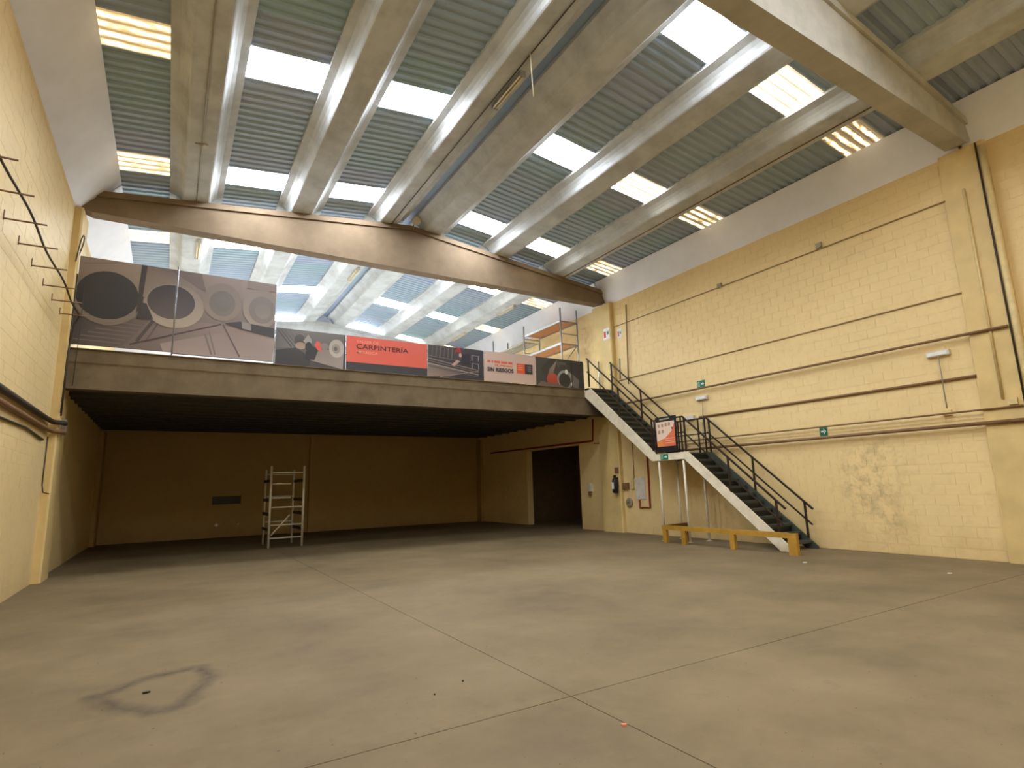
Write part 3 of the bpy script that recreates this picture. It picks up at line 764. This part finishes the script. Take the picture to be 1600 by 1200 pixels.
def exit_sign(name, px0, py0, px1, py1, X, label, style):
    a, b = at(px0, py0, 0, X), at(px1, py1, 0, X)       # photo top-left, bottom-right
    ya, yb2, zt, zb_ = a.y, b.y, a.z, b.z
    r = thing(name, label, 'sign', (X, (ya+yb2)/2, min(zt, zb_)))
    box((X-0.006, ya, zb_), (X, yb2, zt)).build('plate', 'sign_blue' if style == 'blue' else ('sign_white' if style == 'white' else 'sign_green'), r)
    def q(u, v): return (ya+(yb2-ya)*u, zb_+(zt-zb_)*v)
    W = (228, 232, 226); P = []
    if style == 'arrow':
        P = [([q(0.16, 0.40), q(0.55, 0.40), q(0.55, 0.58), q(0.16, 0.58)], W), ([q(0.50, 0.18), q(0.86, 0.49), q(0.50, 0.80), q(0.50, 0.64), q(0.66, 0.49), q(0.50, 0.34)], W)]
    elif style == 'run':
        P = [([q(0.10, 0.15), q(0.34, 0.15), q(0.34, 0.85), q(0.10, 0.85)], (150, 190, 170)), ([q(0.18, 0.2), q(0.25, 0.2), q(0.28, 0.7), q(0.2, 0.7)], (0, 104, 72)),
             ([q(0.50, 0.42), q(0.72, 0.42), q(0.72, 0.25), q(0.9, 0.5), q(0.72, 0.75), q(0.72, 0.58), q(0.50, 0.58)], W)]
    elif style == 'blue':
        ring = [q(0.5+0.34*math.cos(t*math.pi/8), 0.66+0.25*math.sin(t*math.pi/8)) for t in range(16)]
        P = [([q(0.0, 0.28), q(1, 0.28), q(1, 0.36), q(0, 0.36)], (214, 190, 130)), (ring, W), ([q(0.5+0.22*math.cos(t*math.pi/8), 0.62+0.15*math.sin(t*math.pi/8)) for t in range(16)], (40, 76, 128)),
             ([q(0.1, 0.12), q(0.9, 0.12), q(0.9, 0.18), q(0.1, 0.18)], W)]
    elif style == 'white':
        P = [([q(0.12, 0.2), q(0.45, 0.2), q(0.45, 0.75), q(0.12, 0.75)], (206, 60, 56)), ([q(0.58, 0.4), q(0.88, 0.4), q(0.88, 0.7), q(0.58, 0.7)], (60, 130, 90))]
    face_x('symbol', P, r, X-0.006)
exit_sign('exit_sign', 1032, 710, 1044.5, 718, XO, 'small green exit sign on the white landing edge', 'run')
exit_sign('exit_sign', 1089, 596, 1102, 604, XR-0.003, 'small green exit sign high on the wall above the stairs', 'run')
exit_sign('exit_sign', 1280, 667, 1294, 681, XR-0.003, 'green sign with white right-pointing arrow above the red pipe', 'arrow')
exit_sign('safety_sign', 1588, 664, 1606, 686, XR-0.003, 'blue mandatory safety sign at the right edge below the pipes', 'blue')
exit_sign('safety_sign', 942, 515, 953, 529, XR-0.165, 'white sign with red and green symbols left of the mezzanine column', 'white')
exit_sign('safety_sign', 964, 515, 972, 527, XR-0.003, 'white sign with a red symbol right of the mezzanine column', 'white')

# ================================================================ barrier bench by the stairs
bn = thing('barrier_bench', 'low ochre L-shaped wooden barrier on legs in front of the stairs', 'barrier', (11.5, 9.3, 0))
Xb = 11.42
A = (Xb+0.12, 11.30); B = (Xb, 7.42)
MB().bar((A[0], A[1], 0.40), (B[0], B[1], 0.40), 0.09, 0.11).build('top_beam', 'bench_ochre', bn)
MB().bar((A[0], A[1]-0.05, 0.40), (12.62, 11.42, 0.40), 0.09, 0.11).build('return_beam', 'bench_brown', bn)
for f in (0.985, 0.0, 0.585, 0.93): pass
for yy in (11.22, 10.55, 9.02, 7.47):
    xx = A[0]+(B[0]-A[0])*(11.30-yy)/(11.30-7.42); wd = 0.13 if yy > 8 else 0.2
    box((xx-0.045, yy-wd/2, 0), (xx+0.045, yy+wd/2, 0.35 if yy > 8 else 0.455)).build('leg', 'bench_ochre', bn)
box((12.52, 11.36, 0), (12.62, 11.48, 0.35)).build('leg', 'bench_brown', bn)

# ================================================================ white scaffold tower under the mezzanine
def scaffold_frame(parent, p, q, z0, z1, rungs, mat, r=0.025, brace=None):
    for e in (p, q):
        tube([(e[0], e[1], z0), (e[0], e[1], z1)], r).build('upright', mat, parent)
    for (z, f0, f1) in rungs:
        tube([(p[0]+(q[0]-p[0])*f0, p[1]+(q[1]-p[1])*f0, z), (p[0]+(q[0]-p[0])*f1, p[1]+(q[1]-p[1])*f1, z)], r*0.7, 6).build('rung', mat, parent)
    if brace:
        (fa, za, fb, zb_) = brace
        tube([(p[0]+(q[0]-p[0])*fa, p[1]+(q[1]-p[1])*fa, za), (p[0]+(q[0]-p[0])*fb, p[1]+(q[1]-p[1])*fb, zb_)], r*0.6, 6).build('brace', mat, parent)
sc = thing('scaffold_tower', 'white scaffold tower standing in the dark under the mezzanine', 'scaffold', (3.1, 19.2, 0))
rg = [(2.22, 0, 1), (1.88, 0, 0.6), (1.46, 0, 0.6), (1.18, 0, 1), (0.66, 0, 1), (0.28, 0, 1)]
scaffold_frame(sc, (2.65, 18.52), (3.60, 18.52), 0, 2.42, rg, 'scaffold_white', 0.035, (0.05, 0.35, 0.6, 0.95))
scaffold_frame(sc, (2.70, 20.0), (3.56, 20.0), 0, 2.35, [(2.2, 0, 1), (1.5, 0, 1), (0.7, 0, 1)], 'scaffold_white', 0.03)
for z in (1.98, 1.40, 0.98, 0.52):
    for x in (2.66, 3.58): MB().bar((x, 18.52, z), (x, 20.0, z), 0.03, 0.09).build('side_bar', 'black_steel', sc)
# ================================================================ scaffold on the mezzanine
sm = thing('platform_scaffold', 'tall steel scaffold with wooden platforms on the mezzanine by the right wall', 'scaffold', (12.4, 18.7, ZD))
SX0, SX1 = 12.0, 12.76
frames = (16.12, 18.65, 21.2)
for k, fy in enumerate(frames):
    scaffold_frame(sm, (SX0, fy), (SX1, fy), ZD, 8.08 if k == 0 else 8.02, [(ZD+0.3, 0, 1), (5.8, 0, 1), (6.7, 0, 1), (7.1, 0, 1), (7.55, 0, 1)] if k == 0 else [(6.2, 0, 1), (6.9, 0, 1), (7.5, 0, 1)], 'galvanised', 0.03, (0.05, 5.9, 0.9, 6.65))
for zz in (6.72, 7.58):
    box((SX0+0.05, frames[0]+0.02, zz), (SX1-0.05, frames[1]-0.1, zz+0.03)).build('platform', 'plywood', sm)
    for x in (SX0+0.02, SX1-0.02): MB().bar((x, frames[0], zz+0.01), (x, frames[1], zz+0.01), 0.04, 0.08).build('side_bar', 'galvanised', sm)
for k in range(4):
    x = SX0+0.1+0.18*k; box((x-0.07, frames[1], 7.35), (x+0.07, frames[2], 7.38)).build('plank', 'galvanised', sm)

# ================================================================ services on the right wall
def run(name, px, r, mat, label, cat='conduit', X=None, n=8, ext=None, group=None):
    X = (XR-r-0.002) if X is None else X
    pts = [at(x, y, 0, X) for x, y in px]
    if ext:                                   # level out: same height all along
        z = sum(p.z for p in pts)/len(pts); pts = [Vector((X, ext[0], z)), Vector((X, ext[1], z))]
    return tag(tube(pts, r, n).build(name, mat), label, cat, group)
GW = 'pipes and conduits on the right wall'
run('conduit', [(1060, 473.6), (1498, 305)], 0.015, 'conduit_tan', 'thin conduit highest on the right wall, with small junction boxes', ext=(14.4, 4.36), group=GW)
run('conduit', [(1060, 571.5), (1502, 456.8)], 0.015, 'conduit_tan', 'thin tan conduit second from the top of the right wall', ext=(14.3, 4.36), group=GW)
run('conduit', [(1228, 580), (1596, 504)], 0.028, 'conduit_brown', 'brown pipe third from the top of the right wall', ext=(14.3, 3.75), X=XR-0.14, group=GW)
run('conduit', [(1200, 637), (1529, 585)], 0.028, 'conduit_brown', 'brown pipe passing behind the stair rail at landing-rail height', ext=(11.0, 4.36), group=GW)
run('conduit', [(1200, 676), (1500, 644)], 0.018, 'conduit_brown', 'thin brown conduit just above the green arrow sign', ext=(11.9, 3.75), X=XR-0.125, group=GW)
run('gas_pipe', [(1200, 692.6), (1561, 657.8)], 0.036, 'conduit_brown', 'thick reddish brown pipe low on the right wall beneath the arrow sign', 'pipe', ext=(11.9, 3.75), X=XR-0.145, group=GW)
for (x, y, lb) in ((1125.8, 446.6, 'farther'), (1281, 384, 'nearer')):
    p = at(x, y, 0, XR); tag(box((XR-0.07, p.y-0.07, p.z-0.06), (XR-0.033, p.y+0.07, p.z+0.06)).build('junction_box', 'conduit_grey'), 'small junction box on the highest conduit, the %s one' % lb, 'junction box', 'junction boxes on the highest conduit')
# uprights by the near column
XC = XR-0.10
tag(tube([(XC-0.06, 3.62, 0), (XC-0.06, 3.62, 7.78)], 0.055, 12).build('drain_pipe', 'conduit_cream'), 'cream drainpipe running up the near column at the right edge', 'pipe')
tag(tube([(XC-0.02, 3.72, 2.6), (XC-0.02, 3.72, 7.9)], 0.016).build('cable', 'cable_dark'), 'dark vertical cable along the cream drainpipe', 'cable')
p = at(1521, 290, 0, XC)
tag(tube([(XC-0.02, 4.02, 2.92), (XC-0.02, 4.02, p.z)], 0.022).build('conduit', 'conduit_cream'), 'cream vertical conduit on the near column face', 'conduit')
p = at(1589, 632, 0, XC); p.y += 0.03
tag(box((XC-0.05, p.y-0.06, 2.80), (XC, p.y+0.08, 2.92)).build('junction_box', 'conduit_cream'), 'cream junction box at the foot of the column conduit', 'junction box')
# emergency lights with their cables
def emergency(px, py, cpx, label, clabel):
    p = at(px, py, 0, XR)
    r = thing('emergency_light', label, 'lamp', (XR-0.04, p.y, p.z-0.06), 'emergency lights on the right wall')
    box((XR-0.08, p.y-0.20, p.z-0.055), (XR, p.y+0.20, p.z+0.055)).build('housing', 'box_white', r)
    box((XR-0.095, p.y-0.17, p.z-0.04), (XR-0.08, p.y+0.17, p.z+0.03)).build('lens', 'sign_white', r)
    pts = [at(x, y, 0, XR-0.075) for x, y in cpx]
    tag(tube(pts, 0.011, 6).build('cable', 'conduit_grey'), clabel, 'cable')
emergency(1467, 553, [(1466, 557), (1471, 585), (1475, 612), (1480, 638)], 'white emergency light high on the wall right of the arrow sign', 'grey cable dropping from the emergency light near the right edge')
emergency(1098, 622, [(1098, 626), (1098, 656), (1099, 690)], 'white emergency light above the stair landing', 'thin cable dropping behind the landing rail')
p = at(1481, 645, 0, XR); tag(box((XR-0.05, p.y-0.08, p.z-0.05), (XR, p.y+0.08, p.z+0.05)).build('junction_box', 'conduit_cream'), 'cream junction box at the lower end of the dropping cable', 'junction box')
p = at(1080, 653, 0, XR); tag(box((XR-0.09, p.y-0.16, p.z-0.06), (XR, p.y+0.16, p.z+0.06)).build('switch_box', 'box_white'), 'small white box on the wall behind the landing rail', 'box')

# under the stairs: extinguisher, panels, red pipe
p = at(965, 757, 0, XR-0.16)
ye_ = p.y
ex = thing('fire_extinguisher', 'fire extinguisher in a black holder hung on the right column', 'extinguisher', (XR-0.27, ye_, 1.28))
tube([(XR-0.27, ye_, 1.28), (XR-0.27, ye_, 1.32), (XR-0.27, ye_, 1.70), (XR-0.27, ye_, 1.78), (XR-0.27, ye_, 1.82)], [0.06, 0.10, 0.10, 0.06, 0.03], 14).build('cylinder', 'black_plastic', ex)
box((XR-0.375, ye_-0.05, 1.42), (XR-0.366, ye_+0.05, 1.64)).build('instruction_label', 'sign_white', ex)
box((XR-0.31, ye_-0.03, 1.82), (XR-0.23, ye_+0.03, 1.87)).build('valve', 'black_plastic', ex)
tube([(XR-0.30, ye_-0.03, 1.84), (XR-0.34, ye_-0.10, 1.74), (XR-0.33, ye_-0.12, 1.45), (XR-0.30, ye_-0.11, 1.36)], 0.013, 6).build('hose', 'black_plastic', ex)
box((XR-0.19, ye_-0.05, 1.45), (XR-0.16, ye_+0.05, 1.80)).build('bracket', 'black_steel', ex)
p = at(962, 741, 0, XR-0.162)
tag(box((XR-0.172, ye_-0.10, 1.93), (XR-0.16, ye_+0.10, 2.13)).build('extinguisher_sign', 'conduit_brown'), 'small dark brown sign above the fire extinguisher', 'sign')
r_ = XR-0.03
pts = [(1024, 710), (1011, 711), (1013, 740), (1016, 793), (1000, 793), (999, 781)]
run('fire_pipe', pts, 0.03, 'pipe_red', 'red pipe bent in a hook on the wall under the stairs', 'pipe', X=XR-0.035)
def wall_box(name, x0, y0, x1, y1, mat, label, cat, d=0.05, X=XR):
    a, b = at(x0, y0, 0, X), at(x1, y1, 0, X)
    return tag(box((X-d, a.y, b.z), (X, b.y, a.z)).build(name, mat), label, cat)
wall_box('panel_board', 993, 746, 1010, 780, 'box_white', 'pale rectangular board on the wall inside the red pipe hook', 'board', 0.02)
wall_box('socket_box', 975, 754.5, 984, 764, 'conduit_brown', 'brownish socket box between the extinguisher and the pale board', 'box', 0.09)
wall_box('switch_box', 986.5, 747, 992, 764, 'conduit_cream', 'narrow cream switch box left of the pale board', 'box', 0.05)
run('conduit', [(988, 690), (991, 747)], 0.012, 'conduit_brown', 'thin conduit rising from the narrow switch box under the stairs')
p = at(984.5, 785, 0, XR)
m = MB()
m.tube([(XR, p.y, p.z), (XR-0.05, p.y, p.z), (XR-0.07, p.y, p.z)], [0.15, 0.15, 0.10], 18)
r = thing('alarm_bell', 'round wall bell under the socket box beside the column', 'bell', (XR, p.y, p.z)); m.build('gong', 'conduit_grey', r); tube([(XR-0.07, p.y, p.z), (XR-0.10, p.y, p.z)], 0.03).build('hub', 'conduit_brown', r)
p = at(924, 764, 0, XR)
r = thing('soap_dispenser', 'small white wall dispenser beside the dark doorway', 'dispenser', (XR, p.y, p.z-0.2))
box((XR-0.11, p.y-0.08, p.z-0.08), (XR, p.y+0.08, p.z+0.2)).build('body', 'box_white', r); box((XR-0.13, p.y-0.05, p.z-0.22), (XR-0.05, p.y+0.02, p.z-0.08)).build('nozzle', 'conduit_brown', r)
# pipe over the doorway
run('fire_pipe', [(926, 655), (926, 689), (767, 708)], 0.035, 'pipe_red', 'dark red pipe running over the doorway under the mezzanine', 'pipe', X=XR-0.04)
run('conduit', [(958, 692), (928, 693)], 0.015, 'pipe_red', 'short thin red conduit left of the right column under the stairs')
# mezzanine wall pipes near the stair head
run('conduit', [(978, 476), (982, 600)], 0.02, 'conduit_brown', 'brown vertical conduit right of the stair-head column', X=XR-0.06)
run('conduit', [(968, 560), (969, 592)], 0.018, 'conduit_grey', 'short grey vertical conduit beside the stair-head column')
p = at(951, 560, 0, 12.6); tag(tube([(12.8, YM+0.3, ZD), (12.8, YM+0.3, ZD+1.1)], 0.03).build('gate_post', 'aluminium'), 'bright metal gate post at the head of the stairs', 'post')

# ================================================================ left wall services
GB = 'cable brackets along the left wall'
bys = [(30, 249.5), (54, 306.5), (73, 353), (90, 390.5), (100.5, 420), (112, 446)]
ZBK = 5.37; XT = -1.70
ordl = ['nearest', 'second nearest', 'third nearest', 'fourth', 'fifth', 'sixth', 'second farthest', 'farthest']
for k, yy in enumerate((7.75, 8.65, 9.55, 10.45, 11.40, 12.40, 13.30, 14.25)):
    r = thing('cable_bracket', 'rusty cable bracket on the left wall, %s of the row' % ordl[k], 'bracket', (XL, yy, ZBK), GB)
    tube([(XL, yy, ZBK), (XT, yy, ZBK)], 0.012, 6).build('arm', 'conduit_brown', r)
    box((XL, yy-0.015, ZBK-0.02), (XL+0.012, yy+0.015, ZBK+0.12)).build('wall_plate', 'conduit_brown', r)
pts = []
for k in range(30):
    yy = 5.5+(14.4-5.5)*k/29; pts.append((-1.86+0.02*math.sin(yy*2.2), yy, ZBK+0.034))
pts += [(-1.95, 14.52, 5.2), (-2.0, 14.57, 4.6), (-2.0, 14.57, 3.35)]
tag(tube(pts, 0.017, 6).build('cable', 'cable_dark'), 'dark cable lying on the brackets along the left wall', 'cable')
XP = XL+0.06
def lrun(name, px, r, mat, label, cat, X, end=True):
    pts = [at(x, y, 0, X) for x, y in px]
    d = (pts[0]-pts[1]).normalized(); pts = [pts[0]+d*3] + pts
    if end: z = pts[-1].z; pts += [Vector((X+0.02, 14.45, z)), Vector((XL+0.18+r, 14.62, z)), Vector((XL+0.18+r, 14.78, z))]
    return tag(tube(pts, r, 8).build(name, mat), label, cat)
lrun('cable_tray', [(0, 605), (70, 652)], 0.05, 'cable_dark', 'dark thick pipe along the left wall, upper of the two', 'pipe', XL+0.06)
lrun('cable_tray', [(0, 627), (67, 667)], 0.045, 'conduit_brown', 'brown thick pipe along the left wall, lower of the two', 'pipe', XL+0.05)
lrun('cable', [(0, 652), (40, 668), (67, 687)], 0.02, 'cable_dark', 'thin sagging cable under the pipes on the left wall', 'cable', XL+0.025, False)
tag(tube([(XL+0.165, 14.66, 3.3), (XL+0.165, 14.68, 4.0), (XL+0.165, 14.66, 6.4)], 0.014, 6).build('cable', 'cable_dark'), 'dark cable climbing the left column past the banner', 'cable')
tag(tube([(XL+0.02, 14.48, 2.85), (XL+0.02, 14.48, 1.9), (XL+0.04, 14.52, 1.75), (XL+0.13, 14.585, 1.72)], 0.012, 6).build('cable', 'cable_dark'), 'dark cable dropping beside the left column below the pipes', 'cable')
tag(MB().tube([(XL+0.16+0.05*math.sin(a), 14.62+0.12*math.cos(a)+0.05*math.sin(2*a), 6.95+0.32*math.sin(a)) for a in [k*2*math.pi/16 for k in range(17)]], 0.012, 6).build('cable_coil', 'cable_dark'), 'loop of cable hanging at the top left of the tall banner', 'cable')
tag(tube([(XL+0.3, YM-0.06, 6.2), (XL+0.31, YM-0.06, 5.2), (XL+0.29, YM-0.06, 3.95)], 0.007, 5).build('wire', 'cable_dark'), 'thin dark wire hanging in front of the tall banner', 'wire')
box_ = at(98, 662, 0, XL+0.15)
tag(box((XL+0.15, 14.86, 2.95), (XL+0.24, 15.1, 3.25)).build('junction_box', 'conduit_grey'), 'junction box on the left column where the pipes end', 'junction box')

# ================================================================ far wall under the mezzanine
a, b = at(332, 776, 1, YB), at(376, 787, 1, YB)
tag(box((a.x, YB-0.04, b.z), (b.x, YB, a.z)).build('wall_vent', 'black_plastic'), 'dark oblong vent on the far wall left of the scaffold', 'vent')
for k, (x, y, lb) in enumerate(((338, 820.5, 'brighter spot of the two'), (372, 819, 'smaller spot of the two'))):  # white discs paint in two spots of light on the far wall
    p = at(x, y, 1, YB); s_ = 0.06 if k == 0 else 0.03
    tag(tube([(p.x, YB, p.z), (p.x, YB-0.03, p.z)], s_, 10).build('light_spot', 'sign_white'), 'small white disc painted as a light spot on the far wall below the vent, %s' % lb, 'light_spot')

# ================================================================ lamps on the roof beams
GL = 'unlit tube lamps on the roof beams'
def tube_lamp(x, y0_, y1_, z, label, mat='box_white'):
    r = thing('tube_lamp', label, 'lamp', (x, (y0_+y1_)/2, z-0.12), GL)
    box((x-0.06, y0_, z-0.07), (x+0.06, y1_, z)).build('housing', mat, r)
    tube([(x-0.03, y0_+0.03, z-0.095), (x-0.03, y1_-0.03, z-0.095)], 0.018, 8).build('tube', 'lamp_amber', r)
    tube([(x+0.03, y0_+0.03, z-0.095), (x+0.03, y1_-0.03, z-0.095)], 0.018, 8).build('tube', 'lamp_amber', r)
    for yy in (y0_, y1_-0.03): box((x-0.065, yy, z-0.12), (x+0.065, yy+0.03, z-0.07)).build('end_cap', mat, r)
def bz(k, u=0.0): 
    c = BC[k]; return roof_z(c)-0.33 - SL*(1 if c > RX else -1)*u
tube_lamp(0.26, 17.05, 18.35, bz(0, 0.15), 'tube lamp under the leftmost beam above the tall banner')
tube_lamp(11.2, 18.0, 19.3, bz(5, 0.12), 'tube lamp on the rightmost far beam, nearer of two')
tube_lamp(11.2, 22.4, 23.7, bz(5, 0.12), 'tube lamp on the rightmost far beam, farther of two')
tube_lamp(5.12, 18.4, 19.6, bz(2, 0.17), 'tube lamp beside the ridge gap above the orange banner')
tube_lamp(5.13, 7.7, 8.8, bz(2, 0.18), 'tube lamp beside the ridge gap in the middle bay', 'galvanised')
tag(tube([(5.02, 4.2, bz(2)-0.012), (5.02, 7.4, bz(2)-0.012), (5.02, 14.7, bz(2)-0.012)], 0.012, 6).build('conduit', 'cable_dark'), 'dark conduit under the beam left of the ridge gap', 'conduit')
tag(tube([(5.0, 7.25, bz(2)), (4.99, 7.22, 8.85), (5.0, 7.2, 8.3)], 0.010, 5).build('wire', 'lamp_amber'), 'loose pale cable end dangling from the ridge beam', 'wire')
p = at(655, 341, 1, 14.62)
sp = thing('spotlight', 'round spotlight in the ridge gap above the middle of the girder', 'lamp', (5.70, 14.6, 9.36))
tube([(5.70, 14.72, 9.42), (5.72, 14.60, 9.40), (5.73, 14.52, 9.385)], [0.03, 0.12, 0.13], 14).build('shade', 'box_white', sp)
tube([(5.70, 14.70, 9.28), (5.70, 14.70, 9.44)], 0.012, 6).build('stem', 'black_steel', sp)
tag(tube([(0.105, 4.2, bz(0)-0.012), (0.105, 14.7, bz(0)-0.012)], 0.013, 6).build('conduit', 'conduit_grey'), 'grey conduit under the leftmost roof beam', 'conduit')
r = thing('sensor', 'small pale ceiling sensor on the leftmost roof beam', 'sensor', (0.17, 12.05, bz(0)-0.08))
tube([(0.17, 12.05, bz(0)-0.002), (0.17, 12.05, bz(0)-0.06)], 0.05, 10).build('body', 'box_white', r); box((-0.02, 12.03, bz(0)-0.03), (0.13, 12.07, bz(0))).build('arm', 'conduit_grey', r)
tag(tube([(11.17, 4.2, bz(5, .1)-0.012), (11.17, 14.7, bz(5, .1)-0.012)], 0.013, 6).build('conduit', 'conduit_brown'), 'brown conduit under the rightmost roof beam', 'conduit')

# ================================================================ litter on the floor
for (x, y, mat, s_, lb) in ((975, 1134, 'text_pale', 0.022, 'pinkish chip on the floor joint at bottom right'), (679, 1086, 'black_plastic', 0.009, 'tiny dark pebble left of the joint crossing, nearer one'),
                            (723, 1065, 'black_plastic', 0.009, 'tiny dark pebble left of the joint crossing, farther one'), (1258, 879, 'sign_white', 0.05, 'scrap of white paper on the floor in front of the bench end'),
                            (1484, 896, 'sign_white', 0.045, 'scrap of white paper on the floor near the right wall'), (228, 1083, 'black_plastic', 0.03, 'dark crumb lying inside the worn floor patch')):
    p = at(x, y, 2, 0.0); m = MB(); n_ = 6
    base = [(p.x+s_*math.cos(k*math.pi/3)*random.uniform(0.7, 1.2), p.y+s_*0.7*math.sin(k*math.pi/3)*random.uniform(0.7, 1.2)) for k in range(n_)]
    m.prism(base, 2, 0.0, 0.008 if 'paper' in lb else 0.012)
    tag(m.build('litter', mat), lb, 'litter', 'bits of litter on the floor')
